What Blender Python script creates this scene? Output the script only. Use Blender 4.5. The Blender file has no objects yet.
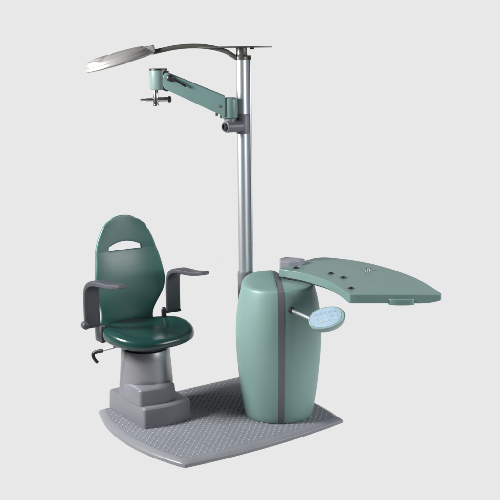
import bpy, bmesh, math, random
from mathutils import Vector, Matrix
random.seed(4)
sc = bpy.context.scene
COL = sc.collection
PI = math.pi
rad = math.radians

# ------------------------------------------------------------------ materials
def lin(r, g, b):
    f = lambda c: (c / 255 / 12.92) if c <= 10 else ((c / 255 + .055) / 1.055) ** 2.4
    return (f(r), f(g), f(b), 1)

def paint(name, col, rough=.4, metal=0., coat=0., grain=.04, bump=.02, scale=900., var=.06, spec=.5):
    m = bpy.data.materials.new(name); m.use_nodes = True
    nt = m.node_tree; b = nt.nodes['Principled BSDF']
    tc = nt.nodes.new('ShaderNodeTexCoord')
    n1 = nt.nodes.new('ShaderNodeTexNoise'); n1.inputs['Scale'].default_value = 7; n1.inputs['Detail'].default_value = 5
    n2 = nt.nodes.new('ShaderNodeTexNoise'); n2.inputs['Scale'].default_value = scale; n2.inputs['Detail'].default_value = 2
    nt.links.new(tc.outputs['Object'], n1.inputs['Vector']); nt.links.new(tc.outputs['Object'], n2.inputs['Vector'])
    r = nt.nodes.new('ShaderNodeMapRange'); r.inputs['From Min'].default_value = .3; r.inputs['From Max'].default_value = .7
    r.inputs['To Min'].default_value = 1 - var; r.inputs['To Max'].default_value = 1 + var
    nt.links.new(n1.outputs['Fac'], r.inputs['Value'])
    mx = nt.nodes.new('ShaderNodeVectorMath'); mx.operation = 'SCALE'; mx.inputs[0].default_value = col[:3]
    nt.links.new(r.outputs['Result'], mx.inputs['Scale']); nt.links.new(mx.outputs['Vector'], b.inputs['Base Color'])
    rr = nt.nodes.new('ShaderNodeMapRange'); rr.inputs['From Min'].default_value = .3; rr.inputs['From Max'].default_value = .7
    rr.inputs['To Min'].default_value = rough - grain; rr.inputs['To Max'].default_value = rough + grain
    nt.links.new(n1.outputs['Fac'], rr.inputs['Value']); nt.links.new(rr.outputs['Result'], b.inputs['Roughness'])
    if bump:
        bp = nt.nodes.new('ShaderNodeBump'); bp.inputs['Strength'].default_value = bump; bp.inputs['Distance'].default_value = .002
        nt.links.new(n2.outputs['Fac'], bp.inputs['Height']); nt.links.new(bp.outputs['Normal'], b.inputs['Normal'])
    b.inputs['Metallic'].default_value = metal
    b.inputs['Coat Weight'].default_value = coat; b.inputs['Coat Roughness'].default_value = .12
    b.inputs['Specular IOR Level'].default_value = spec
    return m

M = {
 'teal':   paint('teal_lacquer', (.172, .282, .266), .45, bump=.004, var=.03),
 'teal_t': paint('teal_table_lacquer', (.162, .262, .246), .35, bump=.004, var=.03),
 'teal_l': paint('pale_teal_enamel', (.150, .218, .218), .36, bump=.01, var=.03),
 'teal_k': paint('keypad_housing', (.27, .39, .375), .36, bump=.01, var=.03),
 'teal_d': paint('teal_arm_lacquer', (.132, .222, .215), .38, bump=.01, var=.04),
 'green':  paint('dark_green_plastic', (.038, .142, .125), .40, bump=.0, coat=.0, spec=.75, var=.03, grain=.02),
 'lip':    paint('dark_green_gloss_plastic', (.0075, .042, .038), .25, bump=.0, coat=.0, spec=.7, var=.03, grain=.02),
 'plate':  paint('blue_grey_plate', (.172, .182, .206), .5, bump=.02, scale=400, spec=.10, var=.05),
 'dots':   paint('dot_tops_lit_tint', (.27, .28, .312), .45, bump=0, spec=.25),  # lighter than the plate: light caught by the raised dots, put into colour
 'rim':    paint('satin_rim_lit_tint', (.20, .208, .232), .36, bump=.01, spec=.4),  # plate tone lifted to paint in the lit sheen along the bevel
 'grey':   paint('warm_grey_enamel', (.165, .168, .192), .38, bump=.01),
 'colm':   paint('satin_grey_column', (.36, .36, .39), .36, metal=.8, bump=.0, grain=.02, var=.03),
 'arm':    paint('dark_grey_plastic', (.058, .061, .074), .38, bump=.03, scale=600),
 'strip':  paint('purple_grey_plastic', (.118, .115, .140), .45, bump=.05),
 'clamp':  paint('slate_grey_casting', (.13, .137, .155), .45, bump=.08),
 'black':  paint('black_plastic', (.012, .012, .014), .38, bump=.05),
 'chrome': paint('polished_chrome', (.66, .66, .65), .2, metal=1, bump=0, grain=.0, var=0),
 'alu':    paint('anodised_aluminium', (.46, .49, .515), .48, metal=.85, bump=.0, grain=.0, var=.0),
 'lamp':   paint('warm_silver_paint', (.285, .282, .274), .40, metal=.3, bump=.0, grain=.02, var=.03),
 'neck':   paint('olive_grey_metal', (.085, .082, .074), .40, metal=.3, bump=.04),
 'lens':   paint('frosted_lens', (.6, .6, .58), .5, bump=.02),
 'screen': paint('pale_blue_keypad_film', (.41, .56, .69), .2, bump=.0, coat=.5, var=.15),
 'lilac':  paint('lilac_key_film', (.37, .52, .68), .3, bump=0),
 'white':  paint('white_key_film', (.45, .60, .72), .3, bump=0),
 'amber':  paint('amber_key_film', (.49, .56, .58), .3, bump=0),
}

# ------------------------------------------------------------------ mesh helpers
def new_obj(name, bm, mat, parent=None, root=None, smooth=35, bevel=0, seg=3, label=None):
    """bm is in world coordinates; the object keeps its thing's base as origin"""
    bmesh.ops.recalc_face_normals(bm, faces=bm.faces)
    me = bpy.data.meshes.new(name)
    off = root.location.copy() if root else Vector()
    for v in bm.verts: v.co -= off
    bm.to_mesh(me); bm.free()
    me.materials.append(M[mat] if isinstance(mat, str) else mat)
    for p in me.polygons: p.use_smooth = True
    me.set_sharp_from_angle(angle=rad(smooth))
    o = bpy.data.objects.new(name, me); COL.objects.link(o)
    if parent: o.parent = parent
    if bevel:
        b = o.modifiers.new('bevel', 'BEVEL'); b.width = bevel; b.segments = seg; b.limit_method = 'ANGLE'; b.angle_limit = rad(28)
        b.harden_normals = True
    if label: o['label'] = label
    return o

def thing(name, loc, label, cat):
    e = bpy.data.objects.new(name, None); COL.objects.link(e)
    e.location = loc; e.empty_display_size = .1
    e['label'] = label; e['category'] = cat
    return e

def loft(bm, rings, cap=True, closed=True):
    """rings: list of equal-length point lists"""
    vs = [[bm.verts.new(p) for p in r] for r in rings]
    n = len(vs[0])
    for a, b in zip(vs, vs[1:]):
        for i in range(n if closed else n - 1):
            j = (i + 1) % n
            bm.faces.new((a[i], a[j], b[j], b[i]))
    if cap:
        bm.faces.new(list(reversed(vs[0]))); bm.faces.new(vs[-1])
    return vs

def frame(axis):
    a = Vector(axis).normalized()
    u = a.cross(Vector((0, 0, 1)))
    if u.length < 1e-4: u = Vector((1, 0, 0))
    u.normalize(); return a, u, u.cross(a)

def lathe(bm, base, axis, prof, n=40):
    """prof: (radius, height along axis)"""
    base = Vector(base); a, u, v = frame(axis)
    rings = []
    for r, h in prof:
        r = max(r, 1e-4)
        rings.append([base + a * h + (u * math.cos(t) + v * math.sin(t)) * r for t in (2 * PI * i / n for i in range(n))])
    loft(bm, rings)

def cyl(bm, p0, p1, r, e=.002, n=32, r2=None):
    p0, p1 = Vector(p0), Vector(p1); L = (p1 - p0).length; r2 = r if r2 is None else r2
    lathe(bm, p0, p1 - p0, [(r - e, 0), (r - e * .3, e * .3), (r, e), (r2, L - e), (r2 - e * .3, L - e * .3), (r2 - e, L)], n)

def catmull(pts, k=10):
    P = [Vector(p) for p in pts]; P = [P[0] * 2 - P[1]] + P + [P[-1] * 2 - P[-2]]
    out = []
    for i in range(1, len(P) - 2):
        for s in range(k):
            t = s / k
            out.append(.5 * ((2 * P[i]) + (P[i + 1] - P[i - 1]) * t + (2 * P[i - 1] - 5 * P[i] + 4 * P[i + 1] - P[i + 2]) * t * t
                             + (3 * P[i] - P[i - 1] - 3 * P[i + 1] + P[i + 2]) * t ** 3))
    out.append(P[-2].copy()); return out

def tube(bm, pts, r, n=16, k=10, rfun=None):
    C = catmull(pts, k); rings = []
    u = None
    for i, p in enumerate(C):
        t = (C[min(i + 1, len(C) - 1)] - C[max(i - 1, 0)]).normalized()
        if u is None: _, u, _ = frame(t)
        u = (u - t * u.dot(t)).normalized(); v = t.cross(u)
        rr = r if rfun is None else r * rfun(i / (len(C) - 1))
        rings.append([p + (u * math.cos(a) + v * math.sin(a)) * rr for a in (2 * PI * j / n for j in range(n))])
    loft(bm, rings)

def extrude_poly(bm, pts, z0, z1):
    a = [bm.verts.new((p[0], p[1], z0)) for p in pts]; b = [bm.verts.new((p[0], p[1], z1)) for p in pts]
    n = len(pts)
    for i in range(n): bm.faces.new((a[i], a[(i + 1) % n], b[(i + 1) % n], b[i]))
    bm.faces.new(list(reversed(a))); bm.faces.new(b)

def box(bm, c, s, ax=None):
    """c centre, s full sizes, ax = (u, v, w) axes"""
    u, v, w = ax or (Vector((1, 0, 0)), Vector((0, 1, 0)), Vector((0, 0, 1)))
    c = Vector(c); q = {}
    for i in (-1, 1):
        for j in (-1, 1):
            for k in (-1, 1):
                q[i, j, k] = bm.verts.new(c + u * (i * s[0] / 2) + v * (j * s[1] / 2) + w * (k * s[2] / 2))
    for f in (((-1,-1,-1),(-1,1,-1),(1,1,-1),(1,-1,-1)), ((-1,-1,1),(1,-1,1),(1,1,1),(-1,1,1)), ((-1,-1,-1),(1,-1,-1),(1,-1,1),(-1,-1,1)),
              ((1,-1,-1),(1,1,-1),(1,1,1),(1,-1,1)), ((1,1,-1),(-1,1,-1),(-1,1,1),(1,1,1)), ((-1,1,-1),(-1,-1,-1),(-1,-1,1),(-1,1,1))):
        bm.faces.new([q[t] for t in f])

def smooth01(a, b, x):
    t = max(0, min(1, (x - a) / (b - a))); return t * t * (3 - 2 * t)

def interp(tab, x):
    if x <= tab[0][0]: return tab[0][1]
    for (a, p), (b, q) in zip(tab, tab[1:]):
        if x <= b: return p + (q - p) * (x - a) / (b - a)
    return tab[-1][1]

def spl(tab, x):
    """smooth (Catmull-Rom) version of interp"""
    if x <= tab[0][0]: return tab[0][1]
    if x >= tab[-1][0]: return tab[-1][1]
    for i in range(len(tab) - 1):
        if x <= tab[i + 1][0]:
            x1, y1 = tab[i]; x2, y2 = tab[i + 1]
            x0, y0 = tab[i - 1] if i else (2 * x1 - x2, 2 * y1 - y2)
            x3, y3 = tab[i + 2] if i + 2 < len(tab) else (2 * x2 - x1, 2 * y2 - y1)
            t = (x - x1) / (x2 - x1); m1 = (y2 - y0) / (x2 - x0) * (x2 - x1); m2 = (y3 - y1) / (x3 - x1) * (x2 - x1)
            return (2*t**3-3*t**2+1)*y1 + (t**3-2*t**2+t)*m1 + (-2*t**3+3*t**2)*y2 + (t**3-t**2)*m2

# the photographer's ground directions: AWAY (into the picture), SIDE (to the right), UP
AWAY = Vector((math.cos(rad(55)), math.sin(rad(55)), 0)); SIDE = Vector((math.sin(rad(55)), -math.cos(rad(55)), 0)); UP = Vector((0, 0, 1))
STAND = Vector((.282, -.189, .035))                       # foot of the cabinet
def P(side, away, z):                                     # a point measured from the cabinet's axis
    return Vector((STAND.x, STAND.y, 0)) + SIDE * side + AWAY * away + UP * z

# ------------------------------------------------------------------ setting: white studio sweep
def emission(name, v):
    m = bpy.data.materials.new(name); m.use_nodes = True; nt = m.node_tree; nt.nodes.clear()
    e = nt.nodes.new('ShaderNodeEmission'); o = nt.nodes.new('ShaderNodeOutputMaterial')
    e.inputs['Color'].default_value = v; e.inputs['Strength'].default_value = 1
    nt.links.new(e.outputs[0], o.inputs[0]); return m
bm = bmesh.new()
prof = [(-1.7, 0), (1, 0), (4, 0), (8.0, 0)] + [(8.0 + 1.2 * math.sin(t), 1.2 - 1.2 * math.cos(t)) for t in (PI / 2 * i / 14 for i in range(1, 15))] + [(9.2, 3.3)]
rings = []
for a, z in prof:
    rings.append([AWAY * a + SIDE * (s * (2.4 + max(0, a + 1.2) * .80)) + UP * z for s in (-1, -.4, .4, 1)])
loft(bm, rings, cap=False, closed=False)
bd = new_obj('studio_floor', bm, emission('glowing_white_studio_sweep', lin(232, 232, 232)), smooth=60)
bd['kind'] = 'structure'

# ------------------------------------------------------------------ base platform
plat = thing('base_platform', (0, 0, 0), 'low blue grey platform with bowed edges and raised dots, under the chair and the cabinet', 'platform')
X0, X1, Y0, Y1 = -.484, .512, -.458, .456
def plat_outline(inset=0., n=24):
    out = []
    cs = [(X0, Y0), (X1, Y0), (X1, Y1), (X0, Y1)]
    bow = [.034, .050, .010, .088]
    for k in range(4):
        a, b = Vector(cs[k]), Vector(cs[(k + 1) % 4]); d = b - a; nrm = Vector((d.y, -d.x)).normalized()
        for i in range(n):
            t = i / n; out.append(a + d * t + nrm * bow[k] * 4 * t * (1 - t))
    if inset:
        c = Vector((0, 0)); res = []; N = len(out)
        for i, p in enumerate(out):
            t0 = (p - out[i - 1]).normalized(); t1 = (out[(i + 1) % N] - p).normalized()
            n0 = Vector((-t0.y, t0.x)); n1 = Vector((-t1.y, t1.x)); m = (n0 + n1); m /= max(m.dot(n0), .3)
            res.append(p + m * inset)
        out = res
    return out
bm = bmesh.new()
rings = []
for ins, z in ((.012, 0), (.004, .001), (0, .004), (0, .016), (.0012, .0195), (.006, .0235), (.016, .0290), (.024, .0325), (.030, .0345), (.034, .035)):
    rings.append([(p.x, p.y, z) for p in plat_outline(ins)])
loft(bm, rings)
NPLATE = len(bm.faces)
# raised anti-slip dots on the tread surface
out = plat_outline(.040)
def inside(x, y, poly):
    c = False; n = len(poly)
    for i in range(n):
        a, b = poly[i], poly[i - 1]
        if (a.y > y) != (b.y > y) and x < (b.x - a.x) * (y - a.y) / (b.y - a.y) + a.x: c = not c
    return c
def dot(x, y, ang):
    ca, sa = math.cos(ang), math.sin(ang); rs = []
    for s, h in ((1, -.0006), (.8, .0017), (.4, .0027)):
        rs.append([(x + (ca * .0076 * math.cos(t) - sa * .0052 * math.sin(t)) * s, y + (sa * .0076 * math.cos(t) + ca * .0052 * math.sin(t)) * s, .035 + h) for t in (2 * PI * i / 8 for i in range(8))])
    loft(bm, rs)
st = .0190
for i in range(-40, 41):
    for j in range(-40, 41):
        x = i * st; y = j * st
        if (i + j) % 2 or not inside(x, y, out): continue
        if -.41 < x < -.17 and .05 < y < .42: continue
        if (x - STAND.x) ** 2 + (y - STAND.y) ** 2 < .165 ** 2: continue
        dot(x, y, PI / 4 if i % 2 else -PI / 4)
tread = new_obj('tread_plate', bm, 'plate', plat, plat, smooth=40)
tread.data.materials.append(M['dots']); tread.data.materials.append(M['rim'])
for p in tread.data.polygons:
    if p.index >= NPLATE: p.material_index = 1
    elif p.index < NPLATE - 2: p.material_index = 2

# ------------------------------------------------------------------ chair
CX = -.29
chair = thing('examination_chair', (CX, .24, .035), 'dark green swivel chair with slotted high back and grey armrests on a stepped pedestal', 'chair')
def rounded_rect(x0, x1, y0, y1, bowf=0., bows=0., r=.016, n=10):
    pts = []
    def edge(a, b, bow, n=n):
        a, b = Vector(a), Vector(b); d = b - a; nr = Vector((d.y, -d.x)).normalized()
        for i in range(n + 1):
            t = i / n; pts.append(a + d * t + nr * bow * 4 * t * (1 - t))
    def arc(cx, cy, a0):
        for i in range(1, 4): pts.append(Vector((cx + r * math.cos(a0 + PI / 8 * i), cy + r * math.sin(a0 + PI / 8 * i))))
    edge((x0 + r, y0), (x1 - r, y0), bowf); arc(x1 - r, y0 + r, -PI / 2)
    edge((x1, y0 + r), (x1, y1 - r), bows); arc(x1 - r, y1 - r, 0)
    edge((x1 - r, y1), (x0 + r, y1), 0); arc(x0 + r, y1 - r, PI / 2)
    edge((x0, y1 - r), (x0, y0 + r), bows); arc(x0 + r, y0 + r, PI)
    return pts
def tier(name, x0, x1, y0, y1, z0, z1, bow, taper):
    bm = bmesh.new(); rings = []
    for t, ins in ((0, 0), (.88, taper), (.93, taper + .0015), (.97, taper + .0045), (.992, taper + .009), (1, taper + .014)):
        z = z0 + (z1 - z0) * t
        rings.append([(p.x, p.y, z) for p in rounded_rect(x0 + ins, x1 - ins, y0 + ins, y1 - ins, bow, .004)])
    loft(bm, rings)
    return bm
ped = new_obj('pedestal', tier('p', -.438, -.146, .020, .428, .0355, .146, .016, .003), 'grey', chair, chair, smooth=50)
new_obj('upper_step', tier('p', -.4350, -.212, .062, .312, .1455, .234, .014, .004), 'grey', ped, chair, smooth=50)
bm = bmesh.new()
lathe(bm, (-.291, .250, .146), UP, [(.1435, 0), (.1435, .088), (.1345, .20), (.1315, .252), (.128, .258)], 56)
colm = new_obj('column', bm, 'colm', chair, chair)
bm = bmesh.new()
lathe(bm, (-.286, .248, .4035), UP, [(.114, 0), (.119, .003), (.121, .012), (.123, .02), (.17, .050), (.17, .064), (.16, .066)], 48)
new_obj('swivel_ring', bm, 'black', colm, chair)

# seat shell
def seat_outline(n=96):
    out = []
    for i in range(n):
        t = 2 * PI * i / n; c, s = math.cos(t), math.sin(t); e = 2 / 2.35
        x = .241 * math.copysign(abs(c) ** e, c); y = .232 * math.copysign(abs(s) ** e, s)
        x *= 1 - .20 * smooth01(.05, .235, y)
        out.append((x, y))
    return out
bm = bmesh.new(); rings = []
SO = seat_outline()
for s, z0 in ((.30, .4515), (.80, .453), (.88, .4565), (.94, .464), (.975, .474), (.995, .486), (1.0, .497), (.994, .507), (.975, .5165), (.945, .522), (.90, .5245), (.85, .5235), (.78, .5195), (.66, .513), (.48, .507), (.3, .504), (.12, .503)):
    ring = []
    for x, y in SO:
        front = smooth01(.02, -.23, y * s)
        z = z0 if z0 > .5 else .5 - (.5 - z0) * .95
        zz = z - .020 * front * (1 if z > .48 else .4) + .006 * smooth01(.1, .2, abs(x * s)) * (z > .5) - .008 * smooth01(.05, .22, y * s) * (z > .5)
        ring.append((CX + x * s - .004, .215 + y * s, zz + .004))
    rings.append(ring)
loft(bm, rings)
new_obj('seat', bm, 'lip', chair, chair, smooth=50)

# backrest shell with a hand slot
WZ = [(.497, .171), (.53, .163), (.56, .162), (.60, .174), (.645, .194), (.69, .210), (.74, .216), (.80, .209), (.90, .190), (.97, .169), (1.03, .138), (1.06, .121), (1.11, .094)]
YZ = [(.49, .452), (.55, .441), (.62, .436), (.70, .435), (.78, .440), (.86, .454), (.908, .467)]
Z0, Z1s, Z1c, ZB = .908, .932, .957, .497
SU = .54
us = sorted(set([-SU, SU] + [round(-1 + 2 * i / 36, 4) for i in range(37) if abs(abs(-1 + 2 * i / 36) - SU) > .02]))
def back_pt(u, z):
    w = spl(WZ, z); x = u * w
    y = spl(YZ, z) if z <= Z0 else .467 + (z - Z0) * .03 + .10 * (z - Z0) ** 2
    wrap = .036 * smooth01(.48, .70, z) * (1 - .65 * smooth01(.80, 1.05, z))
    y -= wrap * abs(u) ** 2.2
    return Vector((CX + x - .012 * smooth01(.70, .52, z) if z < .7 else CX + x, y, z))
rows = []
nA, nB, nC = 30, 4, 14
for j in range(nA + 1): rows.append([ZB + (Z0 - ZB) * j / nA for u in us])
slot_top = lambda u: Z1s + (Z1c - Z1s) * (1 - min(1, abs(u) / SU) ** 2)
for j in range(1, nB + 1): rows.append([Z0 + (slot_top(u) - Z0) * j / nB for u in us])
top = lambda u: 1.066 + .034 * (1 - abs(u) ** 2.2) - .005 * smooth01(.60, .68, abs(u)) - .012 * smooth01(.86, 1, abs(u))
for j in range(1, nC + 1): rows.append([slot_top(u) + (top(u) - slot_top(u)) * j / nC for u in us])
bm = bmesh.new()
V = [[bm.verts.new(back_pt(u, z)) for u, z in zip(us, r)] for r in rows]
for j in range(len(rows) - 1):
    for i in range(len(us) - 1):
        if nA <= j < nA + nB and us[i] >= -SU - 1e-6 and us[i + 1] <= SU + 1e-6: continue
        bm.faces.new((V[j][i], V[j][i + 1], V[j + 1][i + 1], V[j + 1][i]))
bk = new_obj('backrest', bm, 'green', chair, chair, smooth=14)
so = bk.modifiers.new('shell', 'SOLIDIFY'); so.thickness = .014; so.offset = -1
bv = bk.modifiers.new('round_edge', 'BEVEL'); bv.width = .004; bv.segments = 3; bv.limit_method = 'ANGLE'; bv.angle_limit = rad(50)

# armrests: post rising beside the seat, curving forward into the pad
def armrest(cx, shift, label):
    path = [(0, .345, .545), (0, .345, .60), (0, .345, .66), (0, .343, .715), (0, .335, .752), (.004, .312, .778), (.012, .275, .790),
            (.022, .225, .792), (.034, .165, .793), (.044, .11, .800), (.052, .068, .806)]
    W = [.088, .088, .088, .087, .083, .078, .076, .070, .068, .066, .056]
    T = [.026, .026, .026, .027, .030, .032, .031, .029, .026, .024, .018]
    C = catmull([Vector((cx + p[0] * shift / .05, p[1], p[2])) for p in path], 5); n = len(C)
    bm = bmesh.new(); rings = []
    for i, p in enumerate(C):
        f = i / 5; k = min(int(f), len(W) - 2); t = f - k
        w = W[k] + (W[k + 1] - W[k]) * t; th = T[k] + (T[k + 1] - T[k]) * t
        tan = (C[min(i + 1, n - 1)] - C[max(i - 1, 0)]).normalized()
        u = Vector((1, 0, 0)); u = (u - tan * u.dot(tan)).normalized(); v = tan.cross(u)
        rings.append([p + u * (w / 2 * math.copysign(abs(math.cos(a)) ** .45, math.cos(a))) + v * (th / 2 * math.copysign(abs(math.sin(a)) ** .45, math.sin(a)))
                      for a in (2 * PI * j / 32 for j in range(32))])
    loft(bm, rings)
    return new_obj('armrest', bm, 'arm', chair, chair, smooth=48, bevel=.003, seg=2, label=label)
al = armrest(-.555, .046, 'grey armrest on the left, its outer side catching the light')
bm = bmesh.new()
box(bm, (-.553, .345, .543), (.094, .033, .012)); box(bm, (-.512, .338, .500), (.030, .075, .095)); box(bm, (-.47, .335, .470), (.10, .06, .016)); lathe(bm, (-.598, .366, .556), (0, -1, 0), [(.012, 0), (.018, .003), (.020, .010), (.020, .040), (.017, .046), (.008, .049)], 24)
new_obj('bracket', bm, 'arm', al, chair, bevel=.006)
ar = armrest(-.055, .042, 'dark grey armrest on the right')
bm = bmesh.new()
box(bm, (-.069, .343, .550), (.112, .036, .012)); 
lathe(bm, (-.128, .325, .455), UP, [(.012, 0), (.013, .01), (.0135, .08), (.0135, .115), (.011, .125), (.006, .131)], 20)
new_obj('bracket', bm, 'black', ar, chair, bevel=.004)

# height lever under the seat
bm = bmesh.new()
cyl(bm, (-.40, .19, .462), (-.548, .294, .415), .0058, .001, 16)
lev = new_obj('height_lever', bm, 'colm', chair, chair)
bm = bmesh.new()
tube(bm, [(-.532, .283, .420), (-.556, .300, .414), (-.572, .308, .405), (-.574, .306, .385), (-.563, .298, .362), (-.556, .294, .354)], .0105, 14, 6, lambda t: 1 - .25 * t)
new_obj('grip', bm, 'black', lev, chair)

# ------------------------------------------------------------------ instrument stand
stand = thing('instrument_stand', STAND, 'barrel shaped pale teal cabinet carrying a tall silver pole, swing arm, lamp and table', 'instrument stand')
PROF = [(.001, .0355), (.176, .0355), (.183, .038), (.187, .045), (.192, .075), (.200, .125), (.2095, .19), (.2175, .27), (.2255, .36), (.2295, .44), (.2300, .50),
        (.2275, .56), (.2215, .62), (.2125, .675), (.2020, .72), (.1965, .741), (.1935, .750), (.189, .7565), (.181, .7605), (.170, .7620), (.14, .7626), (.11, .7630), (.08, .7632), (.05, .7634), (.025, .7635), (.001, .7635)]
SEAM = rad(57.3)
def lift(p):                                              # the top slopes gently up behind the table
    q = p - Vector((STAND.x, STAND.y, 0)); sd_, aw_ = q.dot(SIDE), q.dot(AWAY)
    p = p.copy(); p.z += .030 * smooth01(.725, .758, p.z) * smooth01(-.13, .17, aw_) * smooth01(.035, -.035, sd_); return p
def shell(side):
    bm = bmesh.new(); n = 44; gap = .0160; rings = []
    for r, z in PROF:
        g = math.asin(min(1, gap / max(r, gap * 1.0001))); ring = []
        a0, a1 = SEAM + g, SEAM + PI - g
        for i in range(n + 1):
            a = a0 + (a1 - a0) * i / n + (PI if side else 0)
            ring.append(lift(Vector((STAND.x + r * math.cos(a), STAND.y + r * math.sin(a), z))))
        rings.append(ring)
    loft(bm, rings, cap=False, closed=True)
    return bm
s0 = new_obj('cabinet_shell', shell(0), 'teal', stand, stand, smooth=40, label='left half of the pale teal cabinet')
s1 = new_obj('cabinet_shell', shell(1), 'teal', stand, stand, smooth=40, label='right half of the pale teal cabinet')
bm = bmesh.new()
sd = Vector((math.cos(SEAM), math.sin(SEAM), 0)); sn = Vector((-sd.y, sd.x, 0))
half = [(r + .0007, z + .0008 * (z > .5)) for r, z in PROF if r > .01]
loop = [(r, z) for r, z in half] + [(-r, z) for r, z in reversed(half)]
fr = [bm.verts.new(lift(Vector((STAND.x, STAND.y, z)) + sd * r + sn * .0155)) for r, z in loop]
bk_ = [bm.verts.new(lift(Vector((STAND.x, STAND.y, z)) + sd * r - sn * .0155)) for r, z in loop]
n = len(loop)
for i in range(n): bm.faces.new((fr[i], fr[(i + 1) % n], bk_[(i + 1) % n], bk_[i]))
bm.faces.new(fr); bm.faces.new(list(reversed(bk_)))
new_obj('seam_strip', bm, 'strip', stand, stand, smooth=30)

# pole: round extrusion with a slim second rail joined by a web
PC = P(-.182, .166, 0)
def pole_outline():
    pts = []
    R, r, d = .0292, .0085, .0425          # main radius, rail radius, distance
    ax = SIDE.copy() ; ay = AWAY.copy()
    ax = (SIDE * .985 + AWAY * .17).normalized(); ay = Vector((-ax.y, ax.x, 0))
    w = .004; a0 = math.asin(w / R)
    for i in range(41):
        a = a0 + (2 * PI - 2 * a0) * i / 40; pts.append(ax * (R * math.cos(a)) + ay * (R * math.sin(a)))
    b0 = math.asin(w / r)
    for i in range(17):
        a = -(PI - b0) + (2 * PI - 2 * b0) * i / 16; pts.append(ax * (d + r * math.cos(a)) + ay * (r * math.sin(a)))
    return pts
bm = bmesh.new(); po = pole_outline()
rings = [[PC + p + UP * z for p in po] for z in (.60, 1.0, 1.4, 1.80, 1.945)]
loft(bm, rings)
pole = new_obj('pole', bm, 'alu', stand, stand, smooth=35)
bm = bmesh.new()
lathe(bm, PC + UP * .60, UP, [(.030, 0), (.036, .01), (.036, .175), (.034, .185), (.0295, .188)], 40)
box(bm, PC + UP * .685 + SIDE * .030 - AWAY * .01, (.052, .05, .165), (SIDE, AWAY, UP))
box(bm, PC + UP * .66 - AWAY * .05 + SIDE * .02, (.075, .10, .12), (SIDE, AWAY, UP))
new_obj('pole_foot', bm, 'clamp', pole, stand, bevel=.004)
bm = bmesh.new()
lathe(bm, PC + UP * 1.925, UP, [(.0300, 0), (.0345, .002), (.0345, .018), (.031, .024), (.029, .03), (.0285, .0625), (.027, .064)], 40)
box(bm, PC + UP * 1.938 + SIDE * .034, (.034, .032, .022), (SIDE, AWAY, UP))
cap = new_obj('pole_cap', bm, 'neck', pole, stand, bevel=.002, seg=2)
bm = bmesh.new()
tri = [PC + SIDE * a + AWAY * b for a, b in ((-.235, -.015), (-.05, -.075), (.10, -.055), (.162, -.012), (.162, .012), (.10, .055), (-.05, .075), (-.235, .015))]
extrude_poly(bm, [(p.x, p.y) for p in tri], 1.9880, 1.9950)
new_obj('top_plate', bm, 'neck', pole, stand, bevel=.001, seg=1)
bm = bmesh.new()
box(bm, PC + SIDE * .055 + UP * 1.984, (.022, .03, .009), (SIDE, AWAY, UP))
new_obj('plate_stop', bm, 'black', pole, stand, bevel=.0015, seg=1)

# lamp on a curved neck
bm = bmesh.new()
tube(bm, [P(-.208, .150, 1.935), P(-.232, .149, 1.951), P(-.262, .150, 1.969), P(-.315, .152, 1.986), P(-.385, .156, 1.997), P(-.455, .160, 1.999), P(-.53, .162, 1.993), P(-.60, .162, 1.980), P(-.650, .162, 1.969)], .0122, 18, 8)
LC = P(-.826, .162, 1.940)
la = (SIDE * .965 + UP * .262).normalized()                       # long axis towards the neck
lw = (AWAY * .975 + UP * .10).normalized(); lw = (lw - la * lw.dot(la)).normalized()
ln = la.cross(lw); ln = ln if ln.z > 0 else -ln
def lamp_ring(s, h, squeeze=1., shift=0.):
    out = []
    for i in range(72):
        t = 2 * PI * i / 72; c, q = math.cos(t), math.sin(t)
        wv = .118 * (1 - .22 * max(0, c) ** 2)
        out.append(LC + la * (.191 * s * c + shift) + lw * (wv * s * q * squeeze) + ln * h)
    return out
lb = bmesh.new()
H = -.022
LP = [(.55, -.004, 1), (.90, -.005, 1), (.975, -.003, 1), (1.0, .001, 1), (1.0, .004, 1), (.988, .010, 1), (.972, .0165, .99), (.955, .0205, .98), (.946, .0215, .97),
      (.938, .0200, .96), (.933, .0225, .95), (.920, .0330, .92), (.88, .0420, .87), (.82, .0460, .82), (.785, .0465, .80), (.775, .0440, .78), (.765, .0465, .77), (.70, .0530, .70), (.60, .0565, .62), (.50, .0582, .56), (.40, .0595, .5), (.30, .0603, .47), (.20, .0608, .45), (.10, .0610, .45), (.03, .0610, .45)]
def lamp_shape(a, h, q):
    out = []
    for p in lamp_ring(a, h * .92 + H, q):
        x = (p - LC).dot(la); y = (p - LC).dot(lw)
        g = smooth01(.030, .046, h)
        dip = .0055 * math.exp(-((x + .050 - y * .35) / .013) ** 2)
        out.append(p - ln * (dip * g) + ln * (.004 * g * smooth01(-.02, -.14, x)))
    return out
loft(lb, [lamp_shape(a, h, q) for a, h, q in LP])
lamp = new_obj('lamp_head', lb, 'lamp', stand, stand, smooth=28, label='flat silver lamp head hanging out on its curved neck')
new_obj('gooseneck', bm, 'neck', lamp, stand)
bm = bmesh.new()
box(bm, LC + la * .172 + ln * -.001, (.046, .062, .036), (la, lw, ln))
new_obj('lamp_socket', bm, 'lamp', lamp, stand, bevel=.006)
bm = bmesh.new()
for k in range(5):
    t = rad(138 + k * 8); p = LC + la * (.191 * .952 * math.cos(t)) + lw * (.118 * .952 * math.sin(t)) + ln * (.0195 + H)
    lathe(bm, p, ln, [(.0042, 0), (.0042, .0028), (.003, .0032)], 12)
new_obj('vent', bm, 'black', lamp, stand)
bm = bmesh.new(); loft(bm, [lamp_ring(.80, -.0040 + H), lamp_ring(.78, -.007 + H), lamp_ring(.5, -.010 + H), lamp_ring(.05, -.011 + H)])
new_obj('lens', bm, 'lens', lamp, stand)

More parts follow.
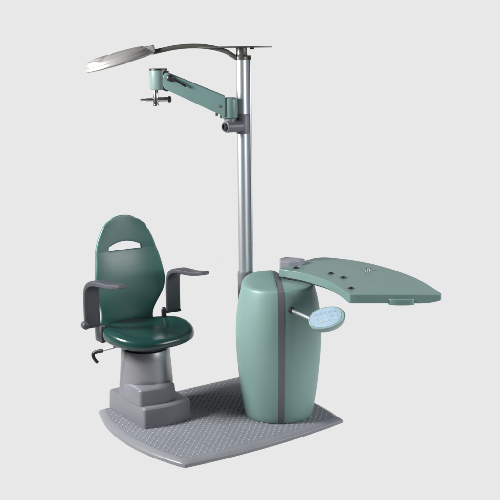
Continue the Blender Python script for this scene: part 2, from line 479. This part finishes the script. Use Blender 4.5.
# swing arm
AW = .120                                                          # distance into the picture of the arm's centre line
def A(side, z, d=0.): return P(side, AW + d, z)
bx0, bx1 = -.585, -.232
bm = bmesh.new()
prof2 = []
tl, tr, br, bl = (-.570, 1.866), (-.272, 1.742), (-.272, 1.633), (-.570, 1.775)
prof2 = [tr, br, bl] + [(-.570 - .026 * math.sin(t), 1.8205 - .0455 * math.cos(t)) for t in (PI * i / 12 for i in range(1, 12))] + [tl]
f_ = [bm.verts.new(A(s, z, -.040)) for s, z in prof2]; b_ = [bm.verts.new(A(s, z, .040)) for s, z in prof2]; n = len(prof2)
for i in range(n): bm.faces.new((f_[i], f_[(i + 1) % n], b_[(i + 1) % n], b_[i]))
bm.faces.new(f_); bm.faces.new(list(reversed(b_)))
beam = new_obj('swing_arm', bm, 'teal_d', stand, stand, bevel=.005, smooth=30)
bm = bmesh.new()                                                   # pivot block at the pole end
lathe(bm, A(-.244, 1.624), UP, [(.031, 0), (.036, .003), (.038, .008), (.038, .102), (.034, .107), (.028, .109)], 40)
box(bm, A(-.262, 1.6785), (.050, .066, .106), (SIDE, AWAY, UP))
new_obj('pivot_block', bm, 'teal_d', beam, stand, bevel=.003, seg=2)
bm = bmesh.new()                                                   # dark rounded collar between head and arm
pr = [(-.573 - .036 * math.sin(t), 1.8205 - .0525 * math.cos(t)) for t in (PI * i / 16 for i in range(17))]
pr = pr + [(-.563, 1.873), (-.563, 1.768)]
f_ = [bm.verts.new(A(s, z, -.0375)) for s, z in pr]; b_ = [bm.verts.new(A(s, z, .0375)) for s, z in pr]; n = len(pr)
for i in range(n): bm.faces.new((f_[i], f_[(i + 1) % n], b_[(i + 1) % n], b_[i]))
bm.faces.new(f_); bm.faces.new(list(reversed(b_)))
new_obj('joint_collar', bm, 'black', beam, stand, bevel=.003, seg=2)
bm = bmesh.new()
lathe(bm, A(-.618, 1.776), UP, [(.040, 0), (.0445, .002), (.046, .006), (.046, .099), (.046, .100)], 48)
head = new_obj('arm_head', bm, 'teal_l', stand, stand, label='pale teal cylinder at the tip of the swing arm')
bm = bmesh.new(); lathe(bm, A(-.618, 1.8765), UP, [(.046, 0), (.0475, .001), (.0475, .0075), (.046, .009), (.03, .0095)], 48)
new_obj('head_cap', bm, 'black', head, stand)
bm = bmesh.new()
cyl(bm, A(-.634, 1.700), A(-.634, 1.780), .0140, .002, 28)
cyl(bm, A(-.634, 1.692), A(-.634, 1.7005), .0150, .002, 28)
rod = new_obj('hanging_rod', bm, 'chrome', head, stand)
bm = bmesh.new()
cyl(bm, A(-.716, 1.7255, -.002), A(-.685, 1.7255, -.002), .0062, .001, 20); cyl(bm, A(-.686, 1.7255, -.002), A(-.634, 1.7255, -.002), .0090, .001, 20)
cyl(bm, A(-.634, 1.7265, -.002), A(-.568, 1.7265, -.002), .0120, .001, 24)
new_obj('cross_bar', bm, 'chrome', head, stand)
bm = bmesh.new(); lathe(bm, A(-.570, 1.7265, -.002), SIDE, [(.012, 0), (.0165, .002), (.0165, .012), (.014, .016), (.006, .018)], 24)
new_obj('clamp_knob', bm, 'black', head, stand)
bm = bmesh.new()                                                   # black locking lever on the arm's face
lathe(bm, A(-.553, 1.838, -.0405), -AWAY, [(.018, 0), (.018, .006), (.013, .011), (.006, .013)], 28)
tube(bm, [A(-.553, 1.838, -.049), A(-.53, 1.829, -.052), A(-.50, 1.811, -.053), A(-.472, 1.793, -.052)], .0055, 12, 6)
new_obj('locking_lever', bm, 'black', beam, stand)
for s, z, rr in ((-.302, 1.690, .0075),):
    bm = bmesh.new(); lathe(bm, A(s, z, -.0405), -AWAY, [(rr, 0), (rr, .002), (rr * .7, .004), (rr * .2, .0035)], 20)
    new_obj('screw', bm, 'clamp', beam, stand)
for s, z in ((-.315, 1.653), (-.292, 1.642)):
    bm = bmesh.new(); lathe(bm, A(s, z, -.02), -UP, [(.008, 0), (.008, .012), (.006, .016)], 16)
    new_obj('adjusting_screw', bm, 'chrome', beam, stand)
CD = (SIDE * .80 + AWAY * .60).normalized()
bm = bmesh.new()                                                   # casting that clamps the arm to the pole
lathe(bm, PC + UP * 1.540, UP, [(.0300, 0), (.0355, .002), (.0365, .006), (.0365, .098), (.0350, .102), (.0300, .103)], 40)
lathe(bm, P(-.272, .085, 1.582), CD, [(.026, 0), (.030, .003), (.0315, .008), (.0315, .10), (.026, .108), (.01, .11)], 32)
lathe(bm, A(-.247, 1.575), UP, [(.022, 0), (.030, .004), (.030, .053), (.027, .0545)], 28)
clamp = new_obj('pole_clamp', bm, 'clamp', beam, stand, bevel=.001, seg=1)
bm = bmesh.new(); lathe(bm, P(-.272, .085, 1.582), -CD, [(.022, -.002), (.023, .001), (.023, .006), (.020, .009), (.010, .0095), (.009, .003)], 28)
new_obj('clamp_bolt', bm, 'black', clamp, stand)

# swing table
ZT = .822; TB = .7785
edge_l = [(.3215, -.143), (.3445, -.211), (.3615, -.317), (.3555, -.490), (.3150, -.640), (.2680, -.749), (.2460, -.796)]
edge_l = [(p.x, p.y) for p in catmull([(a, b, 0) for a, b in edge_l], 8)]
corner = [(.2455, -.808), (.2520, -.816)]
front = [(.276, -.834), (.325, -.8715), (.378, -.912), (.425, -.948), (.472, -.984), (.510, -1.0165), (.544, -1.045), (.562, -1.061)]
outer = [(.586, -1.076), (.605, -1.061), (.625, -1.029), (.649, -.972), (.715, -.832), (.771, -.648), (.802, -.448), (.799, -.273), (.758, -.134), (.713, -.056), (.664, -.036)]
outer = [(p.x, p.y) for p in catmull([(a, b, 0) for a, b in outer], 6)]
back = [(.640, -.040), (.578, -.053), (.500, -.074), (.420, -.094), (.352, -.112)]
back = [(p.x, p.y) for p in catmull([(a, b, 0) for a, b in back], 4)]
TO = edge_l + corner + front + outer + back
bm = bmesh.new(); extrude_poly(bm, TO, TB, ZT)
for v in bm.verts:
    if v.co.z < TB + .001: v.co.z += .018 * max(0, 1 - (Vector((v.co.x, v.co.y)) - Vector((.600, -1.068))).length / .075)
table = new_obj('table_top', bm, 'teal_t', stand, stand, bevel=.0045, smooth=30, label='swing out teal table board with one concave and one rounded edge')
# dark carrier under the board, along the concave edge and onto the cabinet
bm = bmesh.new()
inner = [(a + .020, b + .004) for a, b in edge_l[:-10]]
far = [(a + .10, b + .03) for a, b in reversed(edge_l[:-10])]
extrude_poly(bm, inner + far, .7665, TB - .0005)
new_obj('carrier', bm, 'strip', table, stand, bevel=.003, seg=2)
bm = bmesh.new()
hb = [P(a, b, 0) for a, b in ((.012, .140), (.014, .215), (.045, .255), (.11, .235), (.155, .200), (.125, .150), (.065, .128))]
extrude_poly(bm, [(p.x, p.y) for p in hb], .7640, .848)
new_obj('hinge_block', bm, paint('lilac_grey_enamel', (.27, .27, .32), .4), table, stand, bevel=.008, seg=4)
bm = bmesh.new()                                                   # finger grip under the front edge
d = Vector((.472 - .378, -.984 + .912, 0)).normalized(); nn = Vector((d.y, -d.x, 0))
if nn.dot(AWAY) > 0: nn = -nn
c = Vector((.4400, -.9600, 0)); pts = []
for i in range(25):
    t = -1 + 2 * i / 24; pts.append(c + d * (.062 * t) + nn * (.013 * (1 - abs(t) ** 3) - .0005))
pts += [c + d * .062 - nn * .05, c - d * .062 - nn * .05]
extrude_poly(bm, [(p.x, p.y) for p in pts], .7705, .801)
new_obj('finger_grip', bm, 'teal_t', table, stand, bevel=.006, smooth=30)
def knob(x, y):
    bm = bmesh.new(); lathe(bm, (x, y, ZT - .001), UP, [(.0165, 0), (.0165, .003), (.0150, .0045), (.012, .004), (.0105, .0035), (.0095, .0085), (.0075, .0098), (.004, .0098)], 24)
    k = new_obj('knob', bm, 'black', table, stand)
for x, y in ((.408, -.182), (.462, -.408), (.453, -.520), (.331, -.7195)): knob(x, y)
bm = bmesh.new(); lathe(bm, (.672, -.466, ZT - .001), UP, [(.025, 0), (.025, .002), (.022, .003)], 32)
sock = new_obj('socket', bm, 'teal_l', table, stand)
for s in (-1, 1):
    bm = bmesh.new(); q = Vector((.672, -.466, ZT + .001)) + SIDE * (.0095 * s)
    lathe(bm, q, UP, [(.0068, 0), (.0072, .012), (.005, .015), (.002, .016)], 16)
    new_obj('pin', bm, 'chrome', table, stand)

# control panel on a short stalk
KC = Vector((.222, -.668, .676))
kl = (SIDE * .97 + UP * .24 - AWAY * .05).normalized()
kn = (-AWAY * .60 + UP * .80 - SIDE * .02).normalized(); kn = (kn - kl * kn.dot(kl)).normalized()
ku = kn.cross(kl); ku = ku if ku.z > 0 else -ku
def kring(s, h, dl=0., du=0., sl=.092, su=.066):
    return [KC + kl * (sl * s * math.copysign(abs(math.cos(t)) ** .92, math.cos(t)) + dl) + ku * (su * s * math.copysign(abs(math.sin(t)) ** .92, math.sin(t)) + du) + kn * h for t in (2 * PI * i / 56 for i in range(56))]
bm = bmesh.new()
loft(bm, [kring(.40, -.040, 0, -.006), kring(.72, -.034, 0, -.005), kring(.90, -.022, 0, -.003), kring(.98, -.006), kring(1., .002), kring(.99, .008), kring(.96, .011), kring(.92, .0115), kring(.88, .0095), kring(.2, .0092)])
panel = new_obj('control_panel', bm, 'teal_k', stand, stand, smooth=40, label='oval keypad with pale blue film on a short stalk')
bm = bmesh.new(); loft(bm, [kring(.88, .0088, -.004, .004), kring(.87, .0108, -.004, .004), kring(.3, .0110)])
new_obj('keypad_film', bm, 'screen', panel, stand)
for r in range(3):
    for cidx in range(5):
        u = -.050 + cidx * .024; v = .030 - r * .024
        if (u / .075) ** 2 + (v / .052) ** 2 > .95: continue
        mat = 'amber' if (r, cidx) in ((2, 1),) else ('lilac' if (r == 0 or cidx == 3) else 'white')
        bm = bmesh.new(); box(bm, KC + kl * u + ku * v + kn * .0115, (.0165, .0125, .0006), (kl, ku, kn))
        new_obj('key', bm, mat, panel, stand, bevel=.001, seg=1)
bm = bmesh.new()
sa, sb = Vector((.215, -.392, .662)), KC - kl * .055 - kn * .012 + AWAY * .02
cyl(bm, sa, sb, .0105, .001, 20)
stalk = new_obj('stalk', bm, 'alu', panel, stand)
bm = bmesh.new(); dv = (sb - sa).normalized()
lathe(bm, sa - dv * .02, dv, [(.016, 0), (.0175, .004), (.0175, .030), (.014, .034), (.009, .035)], 24)
new_obj('stalk_socket', bm, 'black', panel, stand)

# ------------------------------------------------------------------ camera
cam = bpy.data.cameras.new('camera'); co = bpy.data.objects.new('camera', cam); COL.objects.link(co)
co.location = (-2.725, -4.225, 1.935)
pitch = math.atan(192 / 970); roll = rad(.6)
F = AWAY * math.cos(pitch) - UP * math.sin(pitch); U = UP * math.cos(pitch) + AWAY * math.sin(pitch); R = SIDE
R2 = R * math.cos(roll) - U * math.sin(roll); U2 = U * math.cos(roll) + R * math.sin(roll)
co.matrix_world = Matrix.Translation(co.location) @ Matrix((R2, U2, -F)).transposed().to_4x4()
cam.sensor_width = 36; cam.lens = 36 * 970 / 500; cam.clip_start = .05; cam.clip_end = 60
sc.camera = co

# ------------------------------------------------------------------ studio lamps
w = bpy.data.worlds.new('World'); sc.world = w; w.use_nodes = True
w.node_tree.nodes['Background'].inputs['Color'].default_value = (.9, .95, 1, 1); w.node_tree.nodes['Background'].inputs['Strength'].default_value = .06
def area(name, pos, target, sx, sy, watts, col=(1, 1, 1)):
    l = bpy.data.lights.new(name, 'AREA'); l.shape = 'RECTANGLE'; l.size = sx; l.size_y = sy; l.energy = watts; l.color = col
    o = bpy.data.objects.new(name, l); COL.objects.link(o); o.location = pos
    o.rotation_euler = (Vector(target) - Vector(pos)).to_track_quat('-Z', 'Y').to_euler(); return o
area('key_softbox', (-2.45, .72, 2.35), (0, .0, .6), .6, .8, 205, (1, .985, .96))
area('side_softbox', (1.8, -2.7, 1.75), (.1, 0, .8), 2.2, 1.3, 80, (.97, .985, 1))

sc.view_settings.view_transform = 'Standard'; sc.view_settings.look = 'None'
sc.view_settings.exposure = 0; sc.view_settings.gamma = 1
sc.render.engine = 'CYCLES'; sc.cycles.use_denoising = True
